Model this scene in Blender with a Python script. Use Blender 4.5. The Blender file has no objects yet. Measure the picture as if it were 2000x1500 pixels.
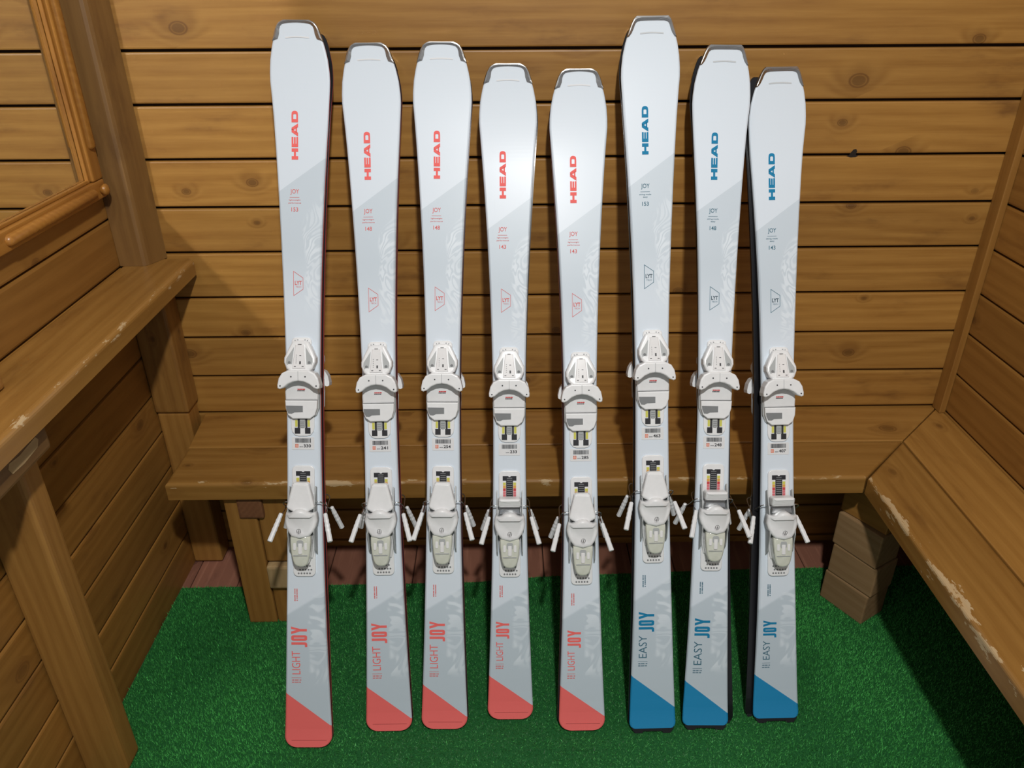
import bpy, bmesh, math, random
import numpy as np
from mathutils import Matrix, Vector

random.seed(7)
rng = np.random.default_rng(7)
sc = bpy.context.scene
COL = sc.collection

# ------------------------------------------------------------------ camera
CAM = Vector((0.0, -1.79375, 1.49985))
F = Vector((0.00707451, 0.88088213, -0.47328282))
R = Vector((0.9999277, -0.01083367, -0.00521715))
U = Vector((0.00972309, 0.4732117, 0.88089509))
cd = bpy.data.cameras.new('camera')
cd.sensor_fit = 'HORIZONTAL'
cd.sensor_width = 36.0
cd.lens = 1513.81 / 2000 * 36.0
cd.clip_start = 0.02
cam = bpy.data.objects.new('camera', cd)
cam.matrix_world = Matrix(((R.x, U.x, -F.x, CAM.x), (R.y, U.y, -F.y, CAM.y), (R.z, U.z, -F.z, CAM.z), (0, 0, 0, 1)))
COL.objects.link(cam)
sc.camera = cam

# ------------------------------------------------------------------ world, lamp, exposure
world = bpy.data.worlds.new('world')
sc.world = world
world.use_nodes = True
wb = world.node_tree.nodes['Background']
wb.inputs['Color'].default_value = (0.95, 0.97, 1.0, 1)
wb.inputs['Strength'].default_value = 0.30
ld = bpy.data.lights.new('ceiling_bulb', 'POINT')
ld.energy = 160.0
ld.color = (1.0, 0.985, 0.955)
ld.shadow_soft_size = 0.05
lamp = bpy.data.objects.new('ceiling_bulb', ld)
lamp.location = (0.15, -1.95, 2.62)
COL.objects.link(lamp)
sc.view_settings.view_transform = 'Standard'
sc.view_settings.look = 'None'
sc.view_settings.gamma = 1.0
sc.view_settings.use_curve_mapping = False
sc.view_settings.exposure = 0.0
# the lamp's light comes back off the wall mirror: follow those paths
sc.cycles.use_guiding = True
sc.cycles.guiding_training_samples = 64
sc.cycles.blur_glossy = 0.0
sc.cycles.sample_clamp_indirect = 0.0
sc.cycles.max_bounces = 5
sc.cycles.diffuse_bounces = 3
sc.cycles.transmission_bounces = 4

# ------------------------------------------------------------------ node helpers
class NT:
    def __init__(self, name):
        self.m = bpy.data.materials.new(name)
        self.m.use_nodes = True
        self.t = self.m.node_tree
        self.b = self.t.nodes['Principled BSDF']

    def n(self, kind, **kw):
        nd = self.t.nodes.new(kind)
        for k, v in kw.items():
            setattr(nd, k, v)
        return nd

    def put(self, sock, v):
        if isinstance(v, bpy.types.NodeSocket):
            self.t.links.new(v, sock)
        else:
            sock.default_value = v

    def math(self, op, a, b=None, c=None, clamp=False):
        nd = self.n('ShaderNodeMath', operation=op, use_clamp=clamp)
        self.put(nd.inputs[0], a)
        if b is not None:
            self.put(nd.inputs[1], b)
        if c is not None:
            self.put(nd.inputs[2], c)
        return nd.outputs[0]

    def ramp01(self, v, lo, hi, smooth=True):
        nd = self.n('ShaderNodeMapRange', interpolation_type='SMOOTHSTEP' if smooth else 'LINEAR')
        self.put(nd.inputs['Value'], v)
        nd.inputs['From Min'].default_value = lo
        nd.inputs['From Max'].default_value = hi
        return nd.outputs['Result']

    def mix(self, f, a, b, mode='MIX'):
        nd = self.n('ShaderNodeMix', data_type='RGBA', blend_type=mode)
        self.put(nd.inputs[0], f)
        for s, v in ((nd.inputs[6], a), (nd.inputs[7], b)):
            if isinstance(v, tuple) and len(v) == 3:
                v = v + (1.0,)
            self.put(s, v)
        return nd.outputs[2]

    def noise(self, vec, scale, detail=3.0, rough=0.5, dist=0.0):
        nd = self.n('ShaderNodeTexNoise')
        self.put(nd.inputs['Vector'], vec)
        nd.inputs['Scale'].default_value = scale
        nd.inputs['Detail'].default_value = detail
        nd.inputs['Roughness'].default_value = rough
        nd.inputs['Distortion'].default_value = dist
        return nd.outputs['Fac']

    def vscale(self, vec, s):
        nd = self.n('ShaderNodeVectorMath', operation='MULTIPLY')
        self.put(nd.inputs[0], vec)
        nd.inputs[1].default_value = s
        return nd.outputs[0]

    def vadd(self, a, b):
        nd = self.n('ShaderNodeVectorMath', operation='ADD')
        self.put(nd.inputs[0], a)
        self.put(nd.inputs[1], b)
        return nd.outputs[0]

    def comb(self, x, y, z):
        nd = self.n('ShaderNodeCombineXYZ')
        for s, v in zip(nd.inputs, (x, y, z)):
            self.put(s, v)
        return nd.outputs[0]

    def sep(self, v):
        nd = self.n('ShaderNodeSeparateXYZ')
        self.put(nd.inputs[0], v)
        return nd.outputs

    def bump(self, h, strength, dist=0.002):
        nd = self.n('ShaderNodeBump')
        nd.inputs['Strength'].default_value = strength
        nd.inputs['Distance'].default_value = dist
        self.put(nd.inputs['Height'], h)
        self.t.links.new(nd.outputs[0], self.b.inputs['Normal'])

    def set(self, **kw):
        for k, v in kw.items():
            k = {'color': 'Base Color', 'rough': 'Roughness', 'metal': 'Metallic', 'spec': 'Specular IOR Level',
                 'trans': 'Transmission Weight', 'coat': 'Coat Weight', 'coatrough': 'Coat Roughness', 'alpha': 'Alpha', 'ior': 'IOR'}[k]
            if isinstance(v, tuple) and len(v) == 3:
                v = v + (1.0,)
            self.put(self.b.inputs[k], v)
        return self.m


def plain(name, color, rough=0.4, var=0.06, **kw):
    """plain plastic / metal with a faint procedural mottling"""
    n = NT(name)
    tc = n.n('ShaderNodeTexCoord')
    f = n.noise(tc.outputs['Object'], 60.0, 3.0)
    lo = tuple(c * (1 - var) for c in color)
    hi = tuple(min(1.0, c * (1 + var)) for c in color)
    return n.set(color=n.mix(f, lo, hi), rough=rough, **kw)


def wood(name, light, mid, dark, rough=0.42, knots=0.5, ring=190.0, wear=None, spec=0.5, grey=0.0, contrast=1.0):
    """varnished softwood; grain runs along local X. wear=(axis, edge, top): pale chips along one edge."""
    n = NT(name)
    tc = n.n('ShaderNodeTexCoord')
    oi = n.n('ShaderNodeObjectInfo')
    rnd = oi.outputs['Random']
    off = n.comb(n.math('MULTIPLY', rnd, 37.0), n.math('MULTIPLY', rnd, 91.0), n.math('MULTIPLY', rnd, 53.0))
    obj = tc.outputs['Object']
    v = n.vadd(obj, off)
    # knots
    s = n.sep(v)
    across = n.math('ADD', s[1], s[2])
    vo = n.n('ShaderNodeTexVoronoi', feature='F1', voronoi_dimensions='2D')
    n.put(vo.inputs['Vector'], n.comb(n.math('MULTIPLY', s[0], 6.5), n.math('MULTIPLY', across, 9.5), 0.0))
    vo.inputs['Scale'].default_value = 1.0
    vo.inputs['Randomness'].default_value = 1.0
    size = n.math('MULTIPLY_ADD', n.sep(vo.outputs['Color'])[1], 1.1, 0.35)
    d = n.math('DIVIDE', vo.outputs['Distance'], size)
    pick = n.ramp01(n.sep(vo.outputs['Color'])[0], 1.0 - knots * 0.36 - 0.01, 1.0 - knots * 0.36 + 0.01)
    near = n.math('MULTIPLY', n.ramp01(d, 0.40, 0.04), pick)
    core = n.math('MULTIPLY', n.ramp01(d, 0.085, 0.06), pick)
    rim = n.math('MULTIPLY', n.math('MULTIPLY', n.ramp01(d, 0.115, 0.095), n.ramp01(d, 0.075, 0.09)), pick)
    # growth rings drawn out along the grain and bent round the knots
    warp = n.noise(n.vscale(v, (1.1, 6.0, 6.0)), 1.0, 2.0)
    ph = n.math('ADD', n.math('MULTIPLY', across, ring), n.math('ADD', n.math('MULTIPLY', warp, 22.0), n.math('MULTIPLY', near, 9.0)))
    rings = n.math('MULTIPLY_ADD', n.math('SINE', ph), 0.5, 0.5)
    fine = n.noise(n.vscale(v, (4.0, 120.0, 120.0)), 1.0, 5.0, 0.65)
    blot = n.noise(n.vscale(v, (3.4, 11.0, 11.0)), 1.0, 5.0, 0.62)
    g = n.math('ADD', n.math('MULTIPLY', rings, 0.17 * contrast), n.math('ADD', n.math('MULTIPLY', fine, 0.62 * contrast), n.math('MULTIPLY', blot, 0.50)))
    g = n.ramp01(g, 0.36, 0.90, False)
    c = n.mix(g, light, mid)
    c = n.mix(n.ramp01(blot, 0.56, 0.85), c, dark)
    c = n.mix(n.math('MULTIPLY', near, 0.38), c, dark)
    c = n.mix(n.math('MULTIPLY', core, 0.55), c, tuple(0.6 * a for a in dark))
    c = n.mix(n.math('MULTIPLY', rim, 0.75), c, dark)
    # each board its own tone
    tone = n.math('MULTIPLY_ADD', n.math('FRACT', n.math('MULTIPLY', rnd, 7.31)), 0.26, 0.86)
    c = n.mix(1.0, c, n.comb(tone, tone, tone), 'MULTIPLY')
    if grey:
        c = n.mix(grey, c, (0.20, 0.15, 0.09))
    if wear:
        ax, edge, top, amt = wear
        so = n.sep(obj)
        dist = n.math('ABSOLUTE', n.math('SUBTRACT', so[ax], edge))
        hz = n.math('ABSOLUTE', n.math('SUBTRACT', so[2], top))
        dd = n.math('ADD', dist, n.math('MULTIPLY', hz, 0.9))
        chips = n.noise(n.vscale(v, (14.0, 45.0, 45.0)), 1.0, 6.0, 0.7)
        fld = n.math('SUBTRACT', n.math('MULTIPLY', n.ramp01(chips, 0.42, 0.78), amt), dd)
        wmask = n.ramp01(fld, 0.0, 0.003)
        c = n.mix(n.math('MULTIPLY', wmask, 0.75), c, (0.60, 0.46, 0.27))
        rub = n.math('MULTIPLY', n.ramp01(dd, 0.016, 0.002), n.ramp01(blot, 0.3, 0.6))
        c = n.mix(n.math('MULTIPLY', rub, 0.35), c, light)
    n.bump(n.math('ADD', fine, n.math('MULTIPLY', rings, 0.5)), 0.10, 0.0012)
    return n.set(color=c, rough=n.math('MULTIPLY_ADD', blot, 0.25, rough - 0.1), spec=spec)


L_, M_, D_ = (0.43, 0.222, 0.050), (0.270, 0.119, 0.020), (0.135, 0.054, 0.010)
W_WALL = wood('wall_plank_wood', L_, M_, D_, 0.45, 0.45)
W_SIDE = wood('side_plank_wood', (0.35, 0.168, 0.036), (0.24, 0.104, 0.018), (0.13, 0.05, 0.011), 0.45, 0.3)
W_POST = wood('post_wood', (0.36, 0.180, 0.042), (0.245, 0.108, 0.021), (0.14, 0.056, 0.012), 0.45, 0.3, 260)
W_POSTD = wood('dimmed_post_wood', (0.23, 0.120, 0.033), (0.155, 0.074, 0.019), (0.09, 0.041, 0.011), 0.5, 0.3, 260)  # darker copy of the post wood, the corner's dim light put into the colour
W_FRAME = wood('frame_wood', (0.40, 0.180, 0.036), (0.29, 0.115, 0.019), (0.16, 0.055, 0.01), 0.28, 0.0, 320)
W_RAW = wood('raw_block_wood', (0.34, 0.215, 0.105), (0.25, 0.145, 0.062), (0.12, 0.065, 0.03), 0.7, 0.3, 210, spec=0.2)
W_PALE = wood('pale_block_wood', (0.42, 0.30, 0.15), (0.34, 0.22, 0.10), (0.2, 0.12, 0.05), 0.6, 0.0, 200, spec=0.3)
W_END = wood('end_grain_wood', (0.20, 0.085, 0.035), (0.14, 0.055, 0.022), (0.07, 0.028, 0.012), 0.6, 0.0, 420)
W_FLOOR = wood('floor_board_wood', (0.46, 0.215, 0.140), (0.29, 0.125, 0.080), (0.13, 0.055, 0.038), 0.6, 0.4, 190, spec=0.3, contrast=1.8)
M_VOID = plain('joint_shadow_gap_board', (0.035, 0.016, 0.007), 0.9)

# ------------------------------------------------------------------ object helpers
def link(name, mesh, parent=None, mat=None, smooth=False):
    o = bpy.data.objects.new(name, mesh)
    COL.objects.link(o)
    if mat is not None and not mesh.materials:
        mesh.materials.append(mat)
    if parent is not None:
        o.parent = parent
    if smooth:
        for p in mesh.polygons:
            p.use_smooth = True
    return o


def tag(o, label=None, cat=None, group=None, kind=None):
    for k, v in (('label', label), ('category', cat), ('group', group), ('kind', kind)):
        if v:
            o[k] = v
    return o


def empty(name, loc=(0, 0, 0)):
    o = bpy.data.objects.new(name, None)
    o.empty_display_size = 0.05
    o.location = loc
    COL.objects.link(o)
    return o


def bm_mesh(bm, name):
    me = bpy.data.meshes.new(name)
    bmesh.ops.recalc_face_normals(bm, faces=bm.faces)
    bm.to_mesh(me)
    bm.free()
    return me


def add_box(bm, x0, x1, y0, y1, z0, z1):
    vs = [bm.verts.new(p) for p in ((x0, y0, z0), (x1, y0, z0), (x1, y1, z0), (x0, y1, z0), (x0, y0, z1), (x1, y0, z1), (x1, y1, z1), (x0, y1, z1))]
    for f in ((0, 3, 2, 1), (4, 5, 6, 7), (0, 1, 5, 4), (1, 2, 6, 5), (2, 3, 7, 6), (3, 0, 4, 7)):
        bm.faces.new([vs[i] for i in f])


def box_mesh(name, sx, sy, sz, bevel=0.0, seg=1):
    bm = bmesh.new()
    add_box(bm, -sx / 2, sx / 2, -sy / 2, sy / 2, -sz / 2, sz / 2)
    if bevel:
        bmesh.ops.bevel(bm, geom=list(bm.edges), offset=bevel, segments=seg, profile=0.6, affect='EDGES')
    return bm_mesh(bm, name)


def offset_poly(pts, d):
    """inset a CCW polygon by d"""
    n = len(pts)
    out = []
    for i in range(n):
        p0, p1, p2 = Vector(pts[i - 1]), Vector(pts[i]), Vector(pts[(i + 1) % n])
        a = (p1 - p0).normalized()
        b = (p2 - p1).normalized()
        na, nb = Vector((-a.y, a.x)), Vector((-b.y, b.x))
        m = na + nb
        k = m.length_squared
        m = m * (2.0 / k) if k > 0.3 else na
        q = p1 + m * d
        out.append((q.x, q.y))
    return out


def area2(pts):
    return sum(pts[i - 1][0] * pts[i][1] - pts[i][0] * pts[i - 1][1] for i in range(len(pts)))


def add_prism(bm, pts, w0, w1, c=0.0, seg=2):
    """plan polygon (x,y) raised from w0 to w1 (numbers or functions of x,y), top edge rounded by c"""
    pts = [tuple(p) for p in pts]
    if area2(pts) < 0:
        pts = pts[::-1]
    f0 = w0 if callable(w0) else (lambda x, y: w0)
    f1 = w1 if callable(w1) else (lambda x, y: w1)
    n = len(pts)
    rings = [[bm.verts.new((x, y, f0(x, y))) for x, y in pts]]
    if c <= 0:
        rings.append([bm.verts.new((x, y, f1(x, y))) for x, y in pts])
    else:
        for k in range(seg + 1):
            a = math.pi / 2 * k / seg
            ip = offset_poly(pts, c * (1 - math.cos(a)))
            rings.append([bm.verts.new((q[0], q[1], f1(*p) - c + c * math.sin(a))) for q, p in zip(ip, pts)])
    for a, b in zip(rings, rings[1:]):
        for i in range(n):
            j = (i + 1) % n
            bm.faces.new((a[i], a[j], b[j], b[i]))
    bm.faces.new(rings[-1])
    bm.faces.new(rings[0][::-1])


def prism_mesh(name, pts, w0, w1, c=0.0, seg=2):
    bm = bmesh.new()
    add_prism(bm, pts, w0, w1, c, seg)
    bm.normal_update()
    me = bpy.data.meshes.new(name)
    bm.to_mesh(me)
    bm.free()
    return me


def add_tube(bm, pts, r, n=8, caps=True):
    pts = [Vector(p) for p in pts]
    rr = r if isinstance(r, (list, tuple)) else [r] * len(pts)
    rings = []
    ref = None
    for i, p in enumerate(pts):
        t = (pts[min(i + 1, len(pts) - 1)] - pts[max(i - 1, 0)]).normalized()
        if ref is None:
            ref = t.orthogonal().normalized()
        ref = (ref - t * ref.dot(t)).normalized()
        b = t.cross(ref)
        rings.append([bm.verts.new(p + (ref * math.cos(2 * math.pi * k / n) + b * math.sin(2 * math.pi * k / n)) * rr[i]) for k in range(n)])
    for a, b in zip(rings, rings[1:]):
        for k in range(n):
            bm.faces.new((a[k], a[(k + 1) % n], b[(k + 1) % n], b[k]))
    if caps:
        bm.faces.new(rings[0][::-1])
        bm.faces.new(rings[-1])


def smooth_path(pts, sub=5):
    """Catmull-Rom through the points"""
    P = [Vector(p) for p in pts]
    P = [P[0] * 2 - P[1]] + P + [P[-1] * 2 - P[-2]]
    out = []
    for i in range(1, len(P) - 2):
        for k in range(sub):
            t = k / sub
            a, b, c, d = P[i - 1], P[i], P[i + 1], P[i + 2]
            out.append(0.5 * ((2 * b) + (c - a) * t + (2 * a - 5 * b + 4 * c - d) * t * t + (3 * b - a - 3 * c + d) * t ** 3))
    out.append(P[-2])
    return out


def rrect(x0, x1, y0, y1, r, n=4):
    pts = []
    for cx, cy, a0 in ((x1 - r, y0 + r, -90), (x1 - r, y1 - r, 0), (x0 + r, y1 - r, 90), (x0 + r, y0 + r, 180)):
        for k in range(n + 1):
            a = math.radians(a0 + 90 * k / n)
            pts.append((cx + r * math.cos(a), cy + r * math.sin(a)))
    return pts


def circle(cx, cy, r, n=12):
    return [(cx + r * math.cos(2 * math.pi * k / n), cy + r * math.sin(2 * math.pi * k / n)) for k in range(n)]


ROT_UP = Matrix.Rotation(-math.pi / 2, 4, 'Y')      # local X -> world Z
ROT_DEPTH = Matrix.Rotation(math.pi / 2, 4, 'Z')    # local X -> world Y
MESH = {}


def beam(name, p0, p1, mat, parent=None, along='x', bevel=0.004, seg=2):
    """a timber filling the world box p0..p1, grain along the given axis"""
    p0, p1 = Vector(p0), Vector(p1)
    c, s = (p0 + p1) / 2, p1 - p0
    if along == 'x':
        dims, rot = (s.x, s.y, s.z), Matrix.Identity(4)
    elif along == 'y':
        dims, rot = (s.y, s.x, s.z), ROT_DEPTH
    else:
        dims, rot = (s.z, s.y, s.x), ROT_UP
    key = (tuple(round(d, 4) for d in dims), mat.name, bevel)
    if key not in MESH:
        MESH[key] = box_mesh(name, *dims, bevel, seg)
        MESH[key].materials.append(mat)
    o = link(name, MESH[key], parent)
    m = Matrix.Translation(c) @ rot
    o.matrix_world = m
    if parent is not None:
        o.matrix_parent_inverse = Matrix.Identity(4)
        o.matrix_basis = parent.matrix_basis.inverted() @ m
    return o


# ------------------------------------------------------------------ room shell
XL, XR, ZB = -0.8996, 1.1585, 0.456
T = 0.018

bm = bmesh.new(); add_box(bm, XL - 0.06, XR + 0.06, T, T + 0.05, -0.03, 2.05)
wall_back = tag(link('wall_back', bm_mesh(bm, 'wall_back'), None, M_VOID), kind='structure')
zs = [-0.01, 0.022, 0.131, 0.240, 0.349, 0.458, 0.567, 0.677, 0.785, 0.901, 1.010, 1.120, 1.238, 1.348, 1.462, 1.572, 1.682, 1.792, 1.902, 2.04]
for a, b in zip(zs, zs[1:]):
    beam('plank', (XL + 0.001, 0, a + 0.0032), (XR - 0.001, T, b - 0.0032), W_WALL, wall_back, 'x', 0.0036)

bm = bmesh.new(); add_box(bm, XL - T - 0.05, XL - T, -1.6, T + 0.05, -0.03, 2.05)
wall_left = tag(link('wall_left', bm_mesh(bm, 'wall_left'), None, M_VOID), kind='structure')
zs = [-0.005, 0.105, 0.213, 0.327, 0.435, 0.545, 0.655, 0.770, 0.886, 1.000, 1.112, 1.226, 1.340, 1.455, 1.57, 1.68, 1.79, 1.90, 2.04]
for a, b in zip(zs, zs[1:]):
    beam('plank', (XL - T, -1.6, a + 0.0026), (XL, -0.001, b - 0.0026), W_SIDE, wall_left, 'y', 0.0048)

bm = bmesh.new(); add_box(bm, XR + T, XR + T + 0.05, -1.6, T + 0.05, -0.03, 2.05)
wall_right = tag(link('wall_right', bm_mesh(bm, 'wall_right'), None, M_VOID), kind='structure')
zs = [-0.005, 0.022, 0.131, 0.240, 0.350, 0.460, 0.570, 0.684, 0.790, 0.902, 1.012, 1.122, 1.235, 1.345, 1.455, 1.57, 1.68, 1.79, 1.90, 2.04]
for a, b in zip(zs, zs[1:]):
    beam('plank', (XR, -1.6, a + 0.0026), (XR + T, -0.001, b - 0.0026), W_SIDE, wall_right, 'y', 0.0048)

trim = beam('trim_1', (XR - 0.017, -0.038, ZB + 0.001), (XR - 0.0005, -0.0005, 2.03), W_SIDE, None, 'z', 0.002)
tag(trim, kind='structure')

# knot hole knocked out of the back wall beside the shortest ski
pts = [(0.779, 1.1185), (0.785, 1.119), (0.789, 1.126), (0.793, 1.132), (0.799, 1.133), (0.802, 1.128), (0.800, 1.121), (0.806, 1.1185), (0.801, 1.1155), (0.790, 1.1145)]
o = link('knot_hole', prism_mesh('knot_hole', pts, 0.0, 0.0006), wall_back, plain('knot_hole_black', (0.012, 0.007, 0.004), 0.9))
o.matrix_basis = Matrix.Rotation(math.pi / 2, 4, 'X')

# floor: reddish boards running to the back wall
bm = bmesh.new(); add_box(bm, XL - 0.06, XR + 0.06, -1.7, T + 0.05, -0.06, -0.02)
floor = tag(link('floor', bm_mesh(bm, 'floor'), None, M_VOID), kind='structure')
xs = [XL - 0.02, -0.878, -0.75, -0.62, -0.505, -0.39, -0.267, -0.14, -0.02, 0.10, 0.225, 0.35, 0.47, 0.595, 0.72, 0.84, 0.965, 1.09, XR + 0.02]
for a, b in zip(xs, xs[1:]):
    beam('floor_board', (a + 0.0012, -1.6, -0.02), (b - 0.0012, 0.017, 0.0), W_FLOOR, floor, 'y', 0.002, 1)

# ------------------------------------------------------------------ turf carpet
def carpet_edge(x):
    return np.interp(x, [-0.9, -0.5, -0.085, 0.03, 0.10, 0.256, 0.6, 1.2], [-0.174, -0.170, -0.165, -0.152, -0.146, -0.140, -0.127, -0.118])


nt = NT('turf_backing_green')
tc = nt.n('ShaderNodeTexCoord')
f = nt.noise(tc.outputs['Object'], 260.0, 3.0, 0.7)
M_TURF = nt.set(color=nt.mix(f, (0.008, 0.070, 0.017), (0.022, 0.16, 0.04)), rough=0.8, spec=0.2)
xs = np.linspace(XL + 0.002, XR - 0.002, 40)
pts = [(x, float(carpet_edge(x))) for x in xs]
outline = [(XL + 0.002, -1.55), (XR - 0.002, -1.55)] + pts[::-1]
carpet = link('turf_carpet', prism_mesh('turf_carpet', outline, 0.0005, 0.004), None, M_TURF)
tag(carpet, 'green artificial grass carpet covering the floor in front of the bench', 'carpet')

nt = NT('turf_fibre_green')
at = nt.n('ShaderNodeAttribute', attribute_name='tone')
M_FIBRE = nt.set(color=nt.mix(at.outputs['Fac'], (0.012, 0.100, 0.020), (0.125, 0.640, 0.140)), rough=0.5, spec=0.35)

N = 330000
bx = rng.uniform(XL + 0.004, XR - 0.004, N)
by = -rng.uniform(0.115, 1.02, N)
keep = by < carpet_edge(bx) - 0.001
bx, by = bx[keep], by[keep]
N = len(bx)


def field(x, y):
    """trodden (0) to upright (1) pile, broad irregular patches"""
    v = 0.5 + 0.16 * np.sin(5.1 * x + 2.3 * y + 0.6) + 0.12 * np.sin(9.0 * y - 3.7 * x + 1.0) + 0.08 * np.sin(17 * x + 11 * y)
    side = np.clip((np.abs(x - 0.10) - 0.34) / 0.35, 0, 1)
    back = np.clip((y + 0.46) / 0.16, 0, 1)
    return np.clip(0.70 * np.maximum(side, 0.75 * back) + 0.55 * (v - 0.35), 0, 1)


fld = field(bx, by)
hgt = (0.0026 + 0.0058 * fld) * rng.uniform(0.65, 1.3, N)
ang = rng.uniform(0, 2 * np.pi, N)
lean = rng.uniform(0.2, 1.0, N) * (0.0075 - 0.003 * fld)
la = rng.uniform(0, 2 * np.pi, N)
wd = rng.uniform(0.0006, 0.0011, N)
dx, dy = np.cos(ang) * wd, np.sin(ang) * wd
tx, ty = bx + np.cos(la) * lean, by + np.sin(la) * lean
V = np.empty((N, 3, 3), np.float32)
V[:, 0] = np.stack([bx - dx, by - dy, np.full(N, 0.0035)], 1)
V[:, 1] = np.stack([bx + dx, by + dy, np.full(N, 0.0035)], 1)
V[:, 2] = np.stack([tx, ty, 0.0035 + hgt], 1)
me = bpy.data.meshes.new('turf_pile')
me.vertices.add(3 * N); me.loops.add(3 * N); me.polygons.add(N)
me.vertices.foreach_set('co', V.ravel())
me.loops.foreach_set('vertex_index', np.arange(3 * N, dtype=np.int32))
me.polygons.foreach_set('loop_start', np.arange(0, 3 * N, 3, dtype=np.int32))
me.update()
nap = 0.36 + 0.25 * (fld - 0.5)
for cx, cy, rx, ry, amp in ((-0.72, -0.36, 0.20, 0.17, -0.22), (-0.60, -0.62, 0.16, 0.16, 0.30), (-0.62, -0.40, 0.05, 0.12, 0.12), (0.02, -0.62, 0.40, 0.12, -0.22), (0.10, -0.26, 0.5, 0.10, -0.10),
                            (0.40, -0.73, 0.30, 0.07, 0.12), (0.84, -0.52, 0.10, 0.22, 0.32), (0.74, -0.33, 0.10, 0.08, 0.26), (0.66, -0.50, 0.10, 0.12, -0.12), (0.90, -0.22, 0.08, 0.08, -0.1)):
    nap = nap + amp * np.exp(-((bx - cx + 0.02 * np.sin(31 * by)) / rx) ** 2 - ((by - cy + 0.02 * np.sin(23 * bx)) / ry) ** 2)
# a seam where a second length of turf is laid, its nap the other way
nap = nap - np.where((bx > -0.507) & (by < -0.690), 0.07, 0.0) - np.where(np.abs(by + 0.688 + 0.004 * np.sin(9 * bx)) < 0.0022, 0.25, 0.0) * (np.abs(bx + 0.2) < 0.42)
tone = np.clip(nap + rng.normal(0, 0.19, N), 0, 1)
tone = np.where(rng.random(N) < 0.05, np.clip(tone + 0.6, 0, 1.6), tone)
a = me.attributes.new('tone', 'FLOAT', 'POINT')
a.data.foreach_set('value', np.repeat(tone, 3).astype(np.float32))
tag(link('pile', me, carpet, M_FIBRE), kind='stuff')

# ------------------------------------------------------------------ benches
def bench_board(pts, z0, z1, mat_args, parent, along='x', name='seat_board', rnd=0.008, amt=0.020):
    cx = sum(p[0] for p in pts) / len(pts); cy = sum(p[1] for p in pts) / len(pts)
    if along == 'x':
        loc = [(x - cx, y - cy) for x, y in pts]; rot = Matrix.Identity(4)
    else:
        loc = [(y - cy, -(x - cx)) for x, y in pts]; rot = ROT_DEPTH
    ymin, ymax = min(p[1] for p in loc), max(p[1] for p in loc)
    edge = mat_args
    mat = wood('bench_wood_%d' % len(bpy.data.materials), (0.37, 0.190, 0.046), (0.255, 0.116, 0.023), (0.15, 0.063, 0.014), 0.30, 0.35, 170,
               wear=None if edge is None else (1, ymin if edge == 'min' else ymax, z1 - z0, amt), spec=0.55)
    me = prism_mesh(name, loc, 0.0, z1 - z0, rnd, 4)
    o = link(name, me, parent, mat)
    o.matrix_basis = parent.matrix_basis.inverted() @ Matrix.Translation((cx, cy, z0)) @ rot
    return o


YF, ZU = -0.322, 0.410
bench = empty('corner_bench', (0.1, -0.16, 0))
tag(bench, 'brown varnished wooden bench along the back wall behind the skis', 'bench')
g = 0.0008
bench_board([(-0.79, -0.168 + g), (0.988, -0.168 + g), (1.1555, -0.0008), (-0.805, -0.0008)], ZU, ZB, None, bench, 'x', rnd=0.003)
bench_board([(-0.79, YF), (0.832, YF), (0.986, -0.168 - g), (-0.79, -0.168 - g)], ZU, ZB, 'min', bench, 'x')
# leg at the left end: two uprights with a cross beam let in between them
beam('leg', (-0.672, -0.306, 0.003), (-0.600, -0.20, ZU), W_POST, bench, 'z', 0.005)
beam('leg', (-0.598, -0.304, 0.003), (-0.515, -0.20, 0.128), W_POST, bench, 'z', 0.005)
beam('leg_block', (-0.598, -0.318, 0.130), (-0.515, -0.215, 0.200), W_PALE, bench, 'z', 0.006)
beam('leg', (-0.598, -0.302, 0.205), (-0.525, -0.20, ZU), W_POST, bench, 'z', 0.005)
beam('cross_beam', (-0.640, -0.312, 0.345), (-0.580, -0.02, ZU - 0.001), W_END, bench, 'y', 0.006)
beam('leg', (-0.03, -0.27, 0.003), (0.05, -0.20, ZU), W_POST, bench, 'z', 0.005)

bench2 = empty('corner_bench', (1.0, -0.8, 0))
tag(bench2, 'worn wooden bench along the right wall, its front edge chipped pale', 'bench')
XF = 0.836
bench_board([(0.988 + g, -0.168 - g), (XR - 0.001, -0.0025), (XR - 0.001, -1.55), (0.988 + g, -1.55)], ZU, ZB, None, bench2, 'y', rnd=0.003)
bench_board([(XF, YF - 0.002), (0.986, -0.170), (0.986, -1.55), (XF, -1.55)], ZU, ZB, 'max', bench2, 'y', amt=0.042)
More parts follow.
